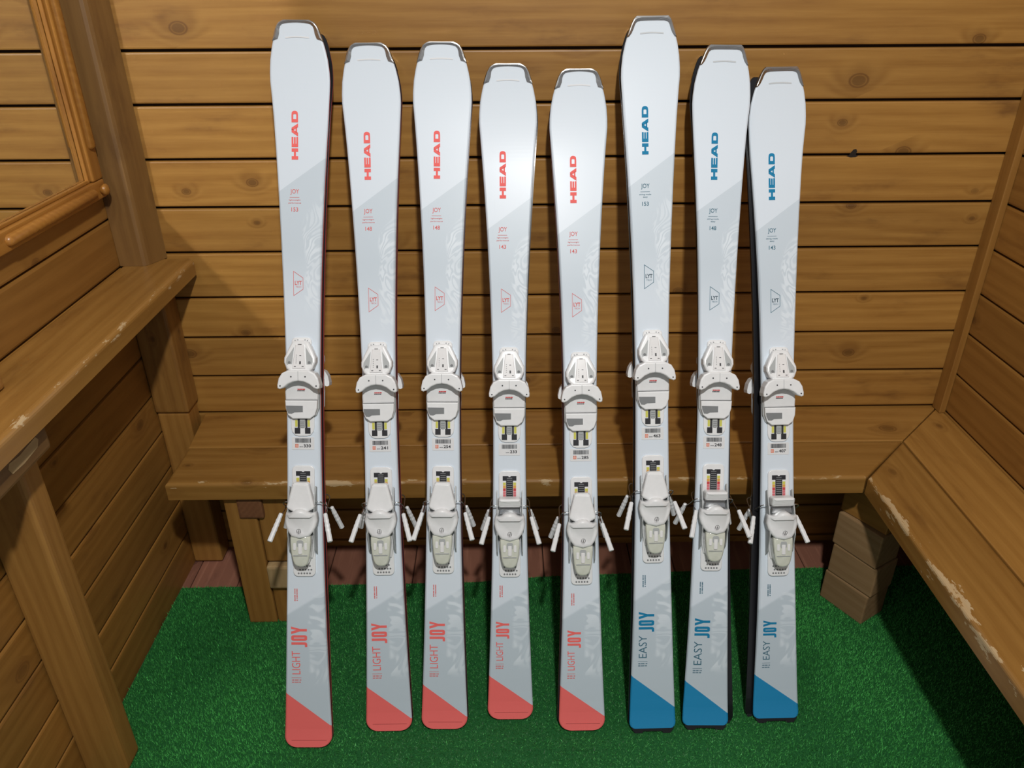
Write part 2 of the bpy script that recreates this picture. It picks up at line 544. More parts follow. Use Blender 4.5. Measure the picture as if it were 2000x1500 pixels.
# corner leg: squared blocks stacked askew
ang_leg = math.atan2(-0.339 + 0.231, 0.905 - 0.838)
leg = empty('leg', (0, 0, 0))
leg_objs = []
stack = [(0.004, 0.095, 0.0, 0.0, 0.0, W_RAW), (0.0965, 0.185, -0.003, 0.002, 0.02, W_RAW), (0.1865, 0.285, 0.002, 0.001, -0.015, W_RAW), (0.2865, 0.4095, 0.006, 0.010, 0.03, W_POST)]
c0 = Vector((0.905, -0.339, 0))
e1 = Vector((0.838 - 0.905, -0.231 + 0.339, 0)).normalized()
e2 = Vector((e1.y, -e1.x, 0))
if e2.x < 0:
    e2 = -e2
COL.objects.unlink(leg); bpy.data.objects.remove(leg)
for i, (z0, z1, ox, oy, ra, mt) in enumerate(stack):
    w1, w2 = 0.127, 0.088
    ctr = c0 + e1 * (w1 / 2 + ox) + e2 * (w2 / 2 + oy)
    me = box_mesh('leg_block', w1, w2, z1 - z0, 0.004, 2)
    o = link('leg_block', me, bench2, mt)
    o.matrix_basis = bench2.matrix_basis.inverted() @ Matrix.Translation((ctr.x, ctr.y, (z0 + z1) / 2)) @ Matrix.Rotation(math.atan2(e1.y, e1.x) + ra, 4, 'Z')
beam('leg', (0.98, -1.32, 0.003), (1.06, -1.24, ZU), W_POST, bench2, 'z', 0.005)

# ------------------------------------------------------------------ arm shelf, posts
shelf_root = empty('wall_shelf', (-0.82, -0.6, 0.85))
tag(shelf_root, 'narrow wooden shelf with a worn edge running along the left wall', 'shelf')
o = bench_board([(XL + 0.001, -1.5), (-0.746, -1.5), (-0.746, -0.012), (-0.757, -0.0008), (XL + 0.001, -0.0008)], 0.851, 0.890, 'min', shelf_root, 'y', name='shelf_board', rnd=0.010)

p1 = empty('corner_post', (-0.85, -0.04, 0.89)); tag(p1, 'square timber post above the shelf in the left corner', 'post')
prof = [(XL + 0.001, -0.0008), (XL + 0.001, -0.060), (-0.846, -0.060), (-0.839, -0.057), (-0.834, -0.051), (-0.812, -0.0008)]
bm = bmesh.new()
rings = [[bm.verts.new((z - 1.46, y + 0.03, -(x + 0.85))) for x, y in prof] for z in (0.8905, 1.335, 1.350, 2.03)]
for v in rings[1]:
    v.co.y += 0.0
for a, b in zip(rings, rings[1:]):
    for i in range(len(prof)):
        j = (i + 1) % len(prof)
        bm.faces.new((a[i], a[j], b[j], b[i]))
bm.faces.new(rings[0]); bm.faces.new(rings[-1][::-1])
o = link('timber', bm_mesh(bm, 'timber'), p1, W_POSTD)
o.matrix_basis = p1.matrix_basis.inverted() @ Matrix.Translation((-0.85, -0.03, 1.46)) @ ROT_UP
p2 = empty('corner_post', (-0.85, -0.04, 0)); tag(p2, 'timber post under the shelf at the left end of the bench', 'post')
beam('timber', (XL + 0.001, -0.075, 0.500), (-0.812, -0.0008, 0.8505), W_POST, p2, 'z', 0.008, 3)
beam('timber', (XL + 0.001, -0.068, 0.004), (-0.818, -0.0008, 0.499), W_POST, p2, 'z', 0.008, 3)
p3 = empty('shelf_post', (-0.85, -0.7, 0)); tag(p3, 'thick timber post from carpet to shelf in the left foreground', 'post')
beam('timber', (XL + 0.001, -0.728, 0.005), (-0.806, -0.672, 0.8505), W_POST, p3, 'z', 0.010, 3)
beam('bracket', (-0.8055, -0.845, 0.795), (-0.764, -0.688, 0.8505), W_POSTD, p3, 'y', 0.006)
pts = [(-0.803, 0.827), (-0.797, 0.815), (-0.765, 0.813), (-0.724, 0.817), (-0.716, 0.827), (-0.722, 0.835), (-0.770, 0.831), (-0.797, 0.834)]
o = link('lit_chipped_patch', prism_mesh('lit_chipped_patch', pts, 0.0, 0.0008), p3, W_PALE)  # pale chip, its lightness also standing in for light on the bracket's edge
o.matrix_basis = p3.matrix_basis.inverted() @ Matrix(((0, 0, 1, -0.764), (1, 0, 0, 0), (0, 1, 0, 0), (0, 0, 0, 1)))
p4 = empty('shelf_post', (-0.86, -0.7, 0.89)); tag(p4, 'timber post standing on the shelf at the left edge of the picture', 'post')
beam('timber', (XL + 0.001, -0.735, 0.8905), (-0.829, -0.655, 1.03), W_POST, p4, 'z', 0.008, 3)

# ------------------------------------------------------------------ mirror on the left wall
mir = empty('wall_mirror', (XL, -0.5, 1.05))
tag(mir, 'mirror in a moulded orange-brown wooden frame on the left wall', 'mirror')
X0 = XL + 0.0008
y1o, y1i, z0o, z0i = -0.078, -0.121, 1.060, 1.099
y0o, y0i, z1o, z1i = -0.650, -0.610, 1.95, 1.91
nm = NT('mirror_silver')
tcm = nm.n('ShaderNodeTexCoord')
nm.set(color=nm.mix(nm.noise(tcm.outputs['Object'], 3.0), (0.84, 0.85, 0.84), (0.87, 0.88, 0.87)), metal=1.0, rough=0.0)
bm = bmesh.new(); add_box(bm, X0, X0 + 0.005, y0i - 0.005, y1i + 0.005, z0i - 0.005, z1i + 0.005)
o = link('mirror_glass', bm_mesh(bm, 'mirror_glass'), mir, nm.m)
o.matrix_basis = mir.matrix_basis.inverted()


def rail(a, b, along):
    beam('frame_rail', a, b, W_FRAME, mir, along, 0.005, 3)


rail((X0, y1i, z0i + 0.0005), (X0 + 0.022, y1o, z1o), 'z')
rail((X0, y0o, z0i + 0.0005), (X0 + 0.022, y0i, z1o), 'z')
rail((X0, y0o, z0o), (X0 + 0.022, y1o, z0i), 'y')
rail((X0, y0i + 0.0005, z1i), (X0 + 0.022, y1i - 0.0005, z1o), 'y')
# thin inner beading and the raised half-round mouldings
beam('beading', (X0 + 0.0055, y1i - 0.007, z0i + 0.0005), (X0 + 0.014, y1i - 0.0003, z1i), W_FRAME, mir, 'z', 0.002)
beam('beading', (X0 + 0.0055, y0i, z0i + 0.0003), (X0 + 0.014, y1i - 0.0075, z0i + 0.007), W_FRAME, mir, 'y', 0.002)
mz, my = (z0o + z0i) / 2, (y1o + y1i) / 2
for pa, pb in (((X0 + 0.022, -0.46, mz), (X0 + 0.022, -0.138, mz)), ((X0 + 0.022, my, 1.172), (X0 + 0.022, my, 1.9))):
    bm = bmesh.new()
    pa, pb = Vector(pa), Vector(pb)
    d = (pb - pa).normalized() * 0.008
    add_tube(bm, [pa - d, pa - d * 0.5, pa, pb, pb + d * 0.5, pb + d], [0.004, 0.009, 0.011, 0.011, 0.009, 0.004], 14)
    o = link('moulding', bm_mesh(bm, 'moulding'), mir, W_FRAME, True)
    o.matrix_basis = mir.matrix_basis.inverted()
bm = bmesh.new()
kc = Vector((X0 + 0.022, my, mz))
add_tube(bm, [kc + Vector((h, 0, 0)) for h in (-0.002, 0.004, 0.008, 0.012, 0.015, 0.017)], [0.008, 0.010, 0.0125, 0.012, 0.008, 0.002], 16)
o = link('knob', bm_mesh(bm, 'knob'), mir, W_FRAME, True)
o.matrix_basis = mir.matrix_basis.inverted()

# ------------------------------------------------------------------ ski materials
CORAL, BLUE = (0.88, 0.160, 0.148), (0.016, 0.250, 0.500)
M_WHITE = plain('white_plastic', (0.80, 0.81, 0.815), 0.35)
M_WHITE2 = plain('white_plastic_matt', (0.72, 0.73, 0.735), 0.5)
M_LIGHTGREY = plain('light_grey_plastic', (0.40, 0.42, 0.42), 0.45)
M_GREY = plain('grey_pad', (0.20, 0.21, 0.215), 0.6)
M_DARK = plain('dark_grey_plastic', (0.035, 0.037, 0.042), 0.45)
M_BLACK = plain('black_rubber', (0.012, 0.012, 0.015), 0.5)
M_BASE = plain('black_ski_base', (0.010, 0.010, 0.012), 0.25)
M_STEEL = plain('steel_wire', (0.55, 0.56, 0.57), 0.25, metal=1.0)
M_CHROME = plain('chrome_tip_metal', (0.42, 0.41, 0.40), 0.24, metal=1.0)
M_LABEL = plain('glossy_white_label', (0.80, 0.80, 0.80), 0.15, coat=0.6)
M_STICKER = plain('paper_sticker', (0.74, 0.75, 0.76), 0.4)
M_ORANGE = plain('orange_print', (0.75, 0.16, 0.05), 0.5)
M_RED = plain('red_print', (0.55, 0.05, 0.05), 0.5)
M_YELLOW = plain('yellow_print', (0.62, 0.60, 0.10), 0.5)
M_AMBER = plain('amber_print', (0.70, 0.36, 0.06), 0.5)
M_PINK = plain('pink_print', (0.66, 0.16, 0.18), 0.5)
M_INK = plain('black_ink', (0.02, 0.02, 0.024), 0.5)
M_PINKRIM = plain('coral_sidewall', (0.58, 0.100, 0.105), 0.4)
M_TEXTC, M_TEXTB, M_TEXTD = plain('coral_print', CORAL, 0.6, spec=0.12), plain('blue_print', (0.014, 0.21, 0.40), 0.6, spec=0.12), plain('slate_print', (0.06, 0.16, 0.22), 0.6, spec=0.12)
M_TEXTC2 = plain('faded_coral_print', (0.72, 0.17, 0.16), 0.6, spec=0.12)
M_EMB = plain('emboss_white', (0.76, 0.775, 0.79), 0.3)
nt = NT('clear_plastic')
tc = nt.n('ShaderNodeTexCoord')
M_CLEAR = nt.set(color=nt.mix(nt.noise(tc.outputs['Object'], 90.0, 2.0), (0.72, 0.75, 0.62), (0.88, 0.90, 0.80)), rough=0.10, trans=0.22, ior=1.4, coat=0.6)


def topsheet(name, L, col, p):
    n = NT(name)
    uv = n.n('ShaderNodeUVMap', uv_map='UVMap').outputs[0]
    x, s, _ = n.sep(uv)
    white, grey = (0.690, 0.765, 0.840), (0.540, 0.620, 0.685)

    def below(a, k, soft=0.0007):
        d = n.math('SUBTRACT', s, n.math('MULTIPLY_ADD', x, k, a))
        return n.ramp01(d, soft, -soft)
    # upper grey field, fading away downwards
    up = n.math('MULTIPLY', below(L - 0.305, 0.72, 0.001), n.ramp01(s, L - 0.60, L - 0.44))
    c = n.mix(n.math('MULTIPLY', up, 0.80), white, grey)
    low = below(p['g'], 0.62, 0.004)
    c = n.mix(low, c, grey)
    # pale marbled swirls on the right half
    vec = n.comb(n.math('MULTIPLY', x, 26.0), n.math('MULTIPLY', s, 20.0), 0.0)
    w1 = n.noise(vec, 0.55, 2.0, 0.5, 1.2)
    sw = n.math('MULTIPLY_ADD', n.math('SINE', n.math('MULTIPLY', w1, 62.0)), 0.5, 0.5)
    big = n.ramp01(n.noise(vec, 0.5, 1.0), 0.40, 0.60)
    sw = n.math('MULTIPLY', n.ramp01(sw, 0.15, 0.8), n.math('MULTIPLY_ADD', big, 0.5, 0.5))
    wob = n.math('MULTIPLY_ADD', n.noise(vec, 0.7, 2.0), 0.03, -0.015)
    right = n.ramp01(n.math('ADD', x, wob), 0.003, 0.012)
    b1 = n.math('MULTIPLY', n.ramp01(s, L - 0.60, L - 0.56), n.ramp01(n.math('SUBTRACT', s, n.math('MULTIPLY', x, 1.4)), L - 0.39, L - 0.42))
    b2 = n.math('MULTIPLY', n.ramp01(s, p['cl'] + 0.01, p['cl'] + 0.04), n.ramp01(n.math('SUBTRACT', s, n.math('MULTIPLY', x, 0.6)), p['g'] + 0.02, p['g'] - 0.01))
    m = n.math('MULTIPLY', n.math('MAXIMUM', b1, b2), n.math('MULTIPLY', right, sw))
    c = n.mix(n.math('MULTIPLY', m, 0.75), c, (0.76, 0.83, 0.89))
    c = n.mix(below(p['ca'], p['ck']), c, col)
    # faint scuffs
    sc_ = n.noise(n.comb(n.math('MULTIPLY', x, 500.0), n.math('MULTIPLY', s, 9.0), 0.0), 1.0, 4.0, 0.6)
    c = n.mix(n.math('MULTIPLY', n.ramp01(sc_, 0.6, 0.85), 0.12), c, (0.45, 0.47, 0.49))
    return n.set(color=c, rough=0.42, coat=0.10, coatrough=0.25, spec=0.35)


# per length: tail diagonal, tail lettering, binding reference
PAR = {
    1.53: dict(g=0.322, JT=0.272, JB=0.226, LT=0.217, LB=0.165, cl=0.126, cr=0.046, hw=0.0500, bind=0.383, et=1.029, eb=0.977),
    1.48: dict(g=0.300, JT=0.250, JB=0.204, LT=0.196, LB=0.141, cl=0.105, cr=0.026, hw=0.0500, bind=0.359, et=0.982, eb=0.930),
    1.43: dict(g=0.280, JT=0.230, JB=0.190, LT=0.182, LB=0.138, cl=0.104, cr=0.030, hw=0.0500, bind=0.333, et=0.967, eb=0.915),
}
for p in PAR.values():
    p['ck'] = (p['cr'] - p['cl']) / 0.102
    p['ca'] = (p['cr'] + p['cl']) / 2

# ------------------------------------------------------------------ ski geometry (local: X across, Y along, Z off the base)
RISE = 0.030


def sstep(t):
    t = max(0.0, min(1.0, t))
    return t * t * (3 - 2 * t)


def ski_funcs(L, blue):
    k = L / 1.53

    def base(s):
        z = 0.0
        if s > L - 0.20:
            z = RISE * ((s - L + 0.20) / 0.20) ** 2
        if s < 0.06:
            z = 0.004 * ((0.06 - s) / 0.06) ** 2
        return z + 0.003 * math.sin(math.pi * min(1, max(0, s / (L - 0.2))))

    def thick(s):
        return 0.0065 + 0.0105 * sstep(min((s + 0.02) / 0.34, (L - s + 0.02) / 0.55))

    tip = [(0.0, 0.0260), (0.0015, 0.0320), (0.006, 0.0380), (0.014, 0.0430), (0.026, 0.0475), (0.036, 0.0505), (0.050, 0.0545), (0.072, 0.0590), (0.095, 0.0612), (0.115, 0.0616)]
    if blue:
        tip = [(0.0, 0.0320), (0.0015, 0.0350), (0.006, 0.0385), (0.014, 0.0425), (0.026, 0.0470), (0.036, 0.0502), (0.050, 0.0545), (0.072, 0.0590), (0.095, 0.0612), (0.115, 0.0616)]

    def half(s):
        d = L - s
        if d < 0.115:
            return float(np.interp(d, [a for a, _ in tip], [b for _, b in tip]))
        t = s / k
        if t > 0.74:
            h = 0.0355 + 0.0261 * ((t - 0.74) / (1.53 - 0.115 / k - 0.74)) ** 1.9
        else:
            h = 0.0355 + 0.0152 * ((0.74 - t) / 0.70) ** 1.8
        r = 0.014 if blue else 0.024
        if s < r:
            h = h - r + math.sqrt(max(0, r * r - (r - s) ** 2)) if not blue else h - 0.6 * (r - math.sqrt(max(0, r * r - (r - s) ** 2)))
        return h
    return base, thick, half


def ski_stations(L):
    st = list(np.concatenate([[0, 0.0006, 0.002, 0.004, 0.007, 0.010, 0.014, 0.019, 0.024, 0.03], np.linspace(0.04, L - 0.22, 46),
                              np.linspace(L - 0.21, L - 0.04, 22), [L - 0.032, L - 0.026, L - 0.020, L - 0.014, L - 0.010, L - 0.006, L - 0.003, L - 0.0015, L]]))
    return st


def ski_body_mesh(L, blue, mats):
    base, thick, half = ski_funcs(L, blue)
    st = ski_stations(L)
    verts, faces, mi = [], [], []
    NS = 10
    for s in st:
        h, b, t = half(s), base(s), thick(s)
        inset = min(0.0042, h * 0.3)
        sec = [(-h, b), (h, b), (h, b + 0.55 * t), (h - inset * 0.35, b + 0.86 * t), (h - inset, b + t), (h * 0.33, b + t), (-h * 0.33, b + t), (-h + inset, b + t), (-h + inset * 0.35, b + 0.86 * t), (-h, b + 0.55 * t)]
        verts += [(x, s, z) for x, z in sec]
    idx = [2, 1, 0, 0, 0, 0, 0, 0, 0, 1]
    for i in range(len(st) - 1):
        for k in range(NS):
            j = (k + 1) % NS
            faces.append((i * NS + k, i * NS + j, (i + 1) * NS + j, (i + 1) * NS + k)); mi.append(idx[k])
    faces.append(tuple(range(NS))); mi.append(1)
    e = (len(st) - 1) * NS
    faces.append(tuple(range(e + NS - 1, e - 1, -1))); mi.append(1)
    me = bpy.data.meshes.new('ski_body')
    me.from_pydata(verts, [], faces)
    uvl = me.uv_layers.new(name='UVMap')
    for lp in me.loops:
        v = verts[lp.vertex_index]
        uvl.data[lp.index].uv = (v[0], v[1])
    for m in mats:
        me.materials.append(m)
    for p, m in zip(me.polygons, mi):
        p.material_index = m
    bm = bmesh.new(); bm.from_mesh(me)
    bmesh.ops.recalc_face_normals(bm, faces=bm.faces)
    bm.to_mesh(me); bm.free()
    return me


def tip_guard_mesh(L, blue):
    """metal cap wrapped round the end of the tip"""
    base, thick, half = ski_funcs(L, blue)
    bm = bmesh.new()
    ds = [0.037, 0.030, 0.022, 0.015, 0.010, 0.006, 0.003, 0.0012, -0.0006]
    outer, inner = [], []
    for d in ds:
        s = L - d
        outer.append((half(min(s, L)) + 0.0008, s))
    outer.append((0.0, L + 0.0004))
    if blue:
        inner = [(half(L - 0.037) - 0.0035, L - 0.0375), (half(L - 0.030) - 0.0065, L - 0.031), (half(L - 0.022) - 0.0075, L - 0.023), (half(L - 0.015) - 0.0072, L - 0.0165), (0.0335, L - 0.0125), (0.0300, L - 0.0100), (0.024, L - 0.0088), (0.016, L - 0.0086), (0.008, L - 0.0085), (0.0, L - 0.0085)]
    else:
        inner = [(half(L - 0.037) - 0.0005, L - 0.0378), (half(L - 0.030) - 0.0090, L - 0.0345), (half(L - 0.022) - 0.0100, L - 0.0250), (half(L - 0.015) - 0.0085, L - 0.0165), (0.0330, L - 0.0115), (0.0290, L - 0.0080), (0.024, L - 0.0066), (0.016, L - 0.0055), (0.008, L - 0.0050), (0.0, L - 0.0048)]
    n = len(outer)
    lay = []
    for sgn in (1, -1):
        rows = []
        for (ox, os_), (ix, is_) in zip(outer, inner):
            zo, zi = base(min(os_, L)), base(min(is_, L))
            to, ti = thick(min(os_, L)), thick(min(is_, L))
            rows.append([bm.verts.new(q) for q in ((sgn * ox, os_, zo - 0.0004), (sgn * (ox + 0.0004), os_ + 0.0002, zo + to * 0.6), (sgn * (ox - 0.0012), os_ - 0.0008, zo + to + 0.0016), (sgn * (ix * 0.4 + ox * 0.6), is_ * 0.4 + os_ * 0.6, (zo + to + zi + ti) / 2 + 0.0022), (sgn * ix, is_, zi + ti + 0.0012), (sgn * ix, is_, zi + ti - 0.001))])
        for a, b in zip(rows, rows[1:]):
            for k in range(5):
                q = [a[k], b[k], b[k + 1], a[k + 1]]
                bm.faces.new(q if sgn > 0 else q[::-1])
    bmesh.ops.remove_doubles(bm, verts=bm.verts, dist=0.00005)
    return bm_mesh(bm, 'tip_guard')


def tail_guard_mesh(L):
    """black rubber end with a notch, on the blue skis"""
    bm = bmesh.new()
    h = 0.0475
    pts = [(-h, 0.004), (-h + 0.001, -0.003), (-h + 0.008, -0.012), (-0.0235, -0.012), (-0.0205, -0.0075), (0.0205, -0.0075), (0.0235, -0.012), (h - 0.008, -0.012), (h - 0.001, -0.003), (h, 0.004)]
    add_prism(bm, pts, 0.0038, 0.0098, 0.0008, 1)
    return bm_mesh(bm, 'tail_guard')


# lettering -------------------------------------------------------------------
TXT = {}


def text_polys(string, bold=0.0):
    """outline text turned into verts and faces scaled to the unit square"""
    key = (string, bold)
    if key in TXT:
        return TXT[key]
    cu = bpy.data.curves.new('lettering', 'FONT')
    cu.body = string
    cu.offset = bold
    cu.resolution_u = 3
    ob = bpy.data.objects.new('lettering', cu)
    COL.objects.link(ob)
    dg = bpy.context.evaluated_depsgraph_get()
    dg.update()
    me = bpy.data.meshes.new_from_object(ob.evaluated_get(dg))
    co = np.array([v.co[:2] for v in me.vertices])
    fs = [tuple(p.vertices) for p in me.polygons]
    bpy.data.objects.remove(ob); bpy.data.curves.remove(cu); bpy.data.meshes.remove(me)
    lo, hi = co.min(0), co.max(0)
    co = (co - lo) / (hi - lo)
    TXT[key] = (co, fs)
    return TXT[key]


def rects_polys(rects):
    co, fs = [], []
    for x0, x1, y0, y1 in rects:
        i = len(co)
        co += [(x0, y0), (x1, y0), (x1, y1), (x0, y1)]
        fs.append((i, i + 1, i + 2, i + 3))
    return np.array(co, float), fs


def head_polys():
    """wide bold block letters H E A D in the unit square"""
    co, fs = [], []

    def poly(p):
        i = len(co)
        co.extend(p)
        fs.append(tuple(range(i, i + len(p))))

    def rect(a, b, c, d):
        poly([(a, c), (b, c), (b, d), (a, d)])
    rect(0.0, 0.070, 0, 1); rect(0.160, 0.230, 0, 1); rect(0.070, 0.160, 0.34, 0.66)
    x = 0.258
    rect(x, x + 0.205, 0, 0.27); rect(x, x + 0.205, 0.73, 1); rect(x, x + 0.200, 0.375, 0.635); rect(x, x + 0.068, 0.27, 0.375); rect(x, x + 0.068, 0.635, 0.73)
    x = 0.473
    poly([(x, 0), (x + 0.078, 0), (x + 0.160, 1), (x + 0.090, 1)])
    poly([(x + 0.192, 0), (x + 0.270, 0), (x + 0.180, 1), (x + 0.110, 1)])
    rect(x + 0.070, x + 0.195, 0.16, 0.38)
    x = 0.763
    rect(x, x + 0.068, 0, 1); rect(x + 0.068, x + 0.15, 0, 0.27); rect(x + 0.068, x + 0.15, 0.73, 1)
    N_ = 8
    for k in range(N_):
        a0, a1 = math.pi * k / N_ - math.pi / 2, math.pi * (k + 1) / N_ - math.pi / 2
        pts = [(x + 0.15 + 0.085 * math.cos(a) ** 0.6 if math.cos(a) > 1e-6 else x + 0.15, 0.5 + 0.5 * math.sin(a)) for a in (a0, a1)]
        ins = [(x + 0.15 + 0.018 * math.cos(a) ** 0.6 if math.cos(a) > 1e-6 else x + 0.15, 0.5 + 0.23 * math.sin(a)) for a in (a1, a0)]
        poly(pts + ins)
    return np.array(co, float), fs


def joy_polys():
    """tall condensed block letters J O Y in the unit square"""
    co, fs = [], []

    def poly(p):
        i = len(co)
        co.extend(p)
        fs.append(tuple(range(i, i + len(p))))
    poly([(0.12, 0.20), (0.24, 0.20), (0.24, 1.0), (0.12, 1.0)])
    poly([(0.0, 0.0), (0.16, 0.0), (0.215, 0.05), (0.24, 0.13), (0.24, 0.20), (0.12, 0.20), (0.115, 0.165), (0.09, 0.15), (0.0, 0.15)])
    ox = [(0.31, 0.16), (0.325, 0.06), (0.37, 0.0), (0.52, 0.0), (0.565, 0.06), (0.58, 0.16), (0.58, 0.84), (0.565, 0.94), (0.52, 1.0), (0.37, 1.0), (0.325, 0.94), (0.31, 0.84)]
    ix = [(0.425, 0.20), (0.428, 0.175), (0.435, 0.16), (0.455, 0.16), (0.462, 0.175), (0.465, 0.20), (0.465, 0.80), (0.462, 0.825), (0.455, 0.84), (0.435, 0.84), (0.428, 0.825), (0.425, 0.80)]
    for k in range(12):
        j = (k + 1) % 12
        poly([ox[k], ox[j], ix[j], ix[k]])
    poly([(0.765, 0.0), (0.885, 0.0), (0.885, 0.42), (0.765, 0.42)])
    poly([(0.765, 0.42), (0.885, 0.42), (0.885, 0.44), (0.76, 1.0), (0.635, 1.0), (0.765, 0.44)])
    poly([(0.825, 0.55), (0.885, 0.44), (1.0, 1.0), (0.888, 1.0)])
    return np.array(co, float), fs


def letter_mesh(name, polys, x0, x1, s0, s1, wfun, upright, lift=0.0005):
    """map unit-square polygons on to the sheet; upright=False: read towards the tip, tops to the left"""
    co, fs = polys
    vs = []
    for a, b in co:
        if upright:
            x, s = x0 + (x1 - x0) * a, s0 + (s1 - s0) * b
        else:
            s, x = s0 + (s1 - s0) * a, x1 + (x0 - x1) * b
        vs.append((x, s, wfun(s) + lift))
    me = bpy.data.meshes.new(name)
    me.from_pydata(vs, [], fs)
    bm = bmesh.new(); bm.from_mesh(me)
    for f in bm.faces:
        f.normal_update()
        if f.normal.z < 0:
            f.normal_flip()
    bm.to_mesh(me); bm.free()
    return me


def small_print(rows, seed, n=9):
    """rows of print too fine to read: short strokes"""
    r = random.Random(seed)
    rects = []
    for k in range(rows):
        y1 = 1 - k / rows - 0.10 / rows
        y0 = 1 - (k + 1) / rows + 0.35 / rows
        x = 0.02 + 0.08 * r.random()
        end = 0.98 - 0.1 * r.random()
        while x < end:
            w = 0.035 + 0.05 * r.random()
            rects.append((x, min(x + w, end), y0, y1))
            x += w + 0.02 + (0.05 if r.random() < 0.2 else 0)
    return rects_polys(rects)


# binding meshes (Y measured from the rear end of the heel plate, Z from the ski base) ----------
Z0 = 0.0200
B = {}


def part(key, name, mat, fn, smooth=False):
    bm = bmesh.new()
    fn(bm)
    me = bm_mesh(bm, name)
    me.materials.append(mat)
    if smooth:
        for p in me.polygons:
            p.use_smooth = True
    B[key] = (name, me)


def flat(pts, z, h=0.0004):
    return lambda bm: add_prism(bm, pts, z - 0.0003, z + h)


def multi(*fns):
    def f(bm):
        for q in fns:
            q(bm)
    return f


def boxf(*a):
    return lambda bm: add_box(bm, *a)


def mirrored(pts):
    return pts + [(-x, y) for x, y in pts[::-1]]


# toe piece
part('toe', 'toe_binding', M_WHITE, lambda bm: add_prism(bm, rrect(-0.0205, 0.0205, 0.402, 0.508, 0.009), Z0 - 0.003, Z0 + 0.0045, 0.0015))
part('toe.pattern', 'perforation', M_GREY, multi(*[flat(circle(x, y, r, 6), Z0 + 0.0047) for x, y, r in
     ((-0.013, 0.5015, 0.0011), (-0.0075, 0.5025, 0.0015), (-0.0025, 0.5000, 0.0012), (0.0025, 0.5000, 0.0012), (0.0075, 0.5025, 0.0015), (0.013, 0.5015, 0.0011), (-0.011, 0.4955, 0.0014), (-0.0055, 0.4960, 0.0015), (0.0055, 0.4960, 0.0015), (0.011, 0.4955, 0.0014), (0.015, 0.489, 0.0011))]))
HOUSE = [(-0.017, 0.499), (-0.008, 0.502), (0.008, 0.502), (0.017, 0.499), (0.026, 0.481), (0.0325, 0.466), (0.0325, 0.456), (0.027, 0.443), (0.018, 0.437), (-0.018, 0.437), (-0.027, 0.443), (-0.0325, 0.456), (-0.0325, 0.466), (-0.026, 0.481)]
part('toe.house', 'toe_housing', M_WHITE, lambda bm: add_prism(bm, HOUSE, Z0, lambda x, y: 0.047 - 0.18 * (y - 0.437), 0.005, 3))
rec = [(0.0120, 0.488), (0.0195, 0.476), (0.0270, 0.4645), (0.0275, 0.4570), (0.0238, 0.4470), (0.0158, 0.4440)]
hz = lambda y: 0.047 - 0.18 * (y - 0.437)
for sg, kk in ((1, 'r'), (-1, 'l')):
    part('toe.rec' + kk, 'housing_recess', M_LIGHTGREY, (lambda sg: lambda bm: add_prism(bm, [(sg * x, y) for x, y in rec], 0.03, lambda x, y: hz(y) + 0.0004))(sg))
    part('toe.screw' + kk, 'screw', M_GREY, (lambda sg: lambda bm: (add_prism(bm, circle(sg * 0.0205, 0.456, 0.0032, 10), 0.03, hz(0.456) + 0.0010, 0.0004, 1)))(sg))
part('toe.label', 'release_scale', M_LABEL, lambda bm: add_prism(bm, [(-0.0085, 0.493), (0.0085, 0.493), (0.0135, 0.444), (-0.0135, 0.444)], 0.03, lambda x, y: hz(y) + 0.0030, 0.0010, 1))
tick = [(-0.0035, 0.0035, 0.4935, 0.4942)] + [(-0.0065, -0.0050, 0.455 + 0.004 * k, 0.456 + 0.004 * k) for k in range(5)] + [(0.0008, 0.0040, 0.4530, 0.4590), (0.0005, 0.0043, 0.4700, 0.4712), (-0.010, -0.006, 0.4475, 0.4490), (0.006, 0.010, 0.4475, 0.4490)]
part('toe.ticks', 'scale_marks', M_INK, multi(*[(lambda t: lambda bm: add_prism(bm, [(t[0], t[2]), (t[1], t[2]), (t[1], t[3]), (t[0], t[3])], 0.03, lambda x, y: hz(y) + 0.0034))(t) for t in tick]))
WING = [(0.0, 0.4405), (0.022, 0.4405), (0.034, 0.4345), (0.0405, 0.424), (0.0435, 0.410), (0.0430, 0.4035), (0.0385, 0.4015), (0.031, 0.4045), (0.022, 0.4120), (0.011, 0.4170), (0.0, 0.4185)]
WING = WING + [(-x, y) for x, y in WING[-2:0:-1]]
part('toe.wing', 'toe_wings', M_WHITE, lambda bm: add_prism(bm, WING, 0.027, 0.055, 0.003, 3))
part('toe.seam', 'wing_seam', M_GREY, boxf(-0.0003, 0.0003, 0.4195, 0.4385, 0.050, 0.0553))
for i, (x, y) in enumerate(((-0.0145, 0.4275), (0.0145, 0.4275), (-0.037, 0.4085), (0.037, 0.4085))):
    part('toe.pin%d' % i, 'wing_screw', M_DARK, (lambda x, y: lambda bm: add_prism(bm, circle(x, y, 0.0016, 8), 0.05, 0.0556))(x, y))
part('toe.afd1', 'sole_rest', M_WHITE2, lambda bm: add_prism(bm, [(-0.0335, 0.418), (0.0335, 0.418), (0.0345, 0.392), (0.0335, 0.3775), (-0.0335, 0.3775), (-0.0345, 0.392)], Z0 - 0.002, 0.0295, 0.003, 2))
part('toe.afd2', 'sole_rest', M_WHITE, lambda bm: add_prism(bm, [(-0.0335, 0.3765), (0.0335, 0.3765), (0.0325, 0.360), (0.028, 0.346), (0.018, 0.3385), (-0.018, 0.3385), (-0.028, 0.346), (-0.0325, 0.360)], Z0 - 0.002, 0.0335, 0.002, 2))
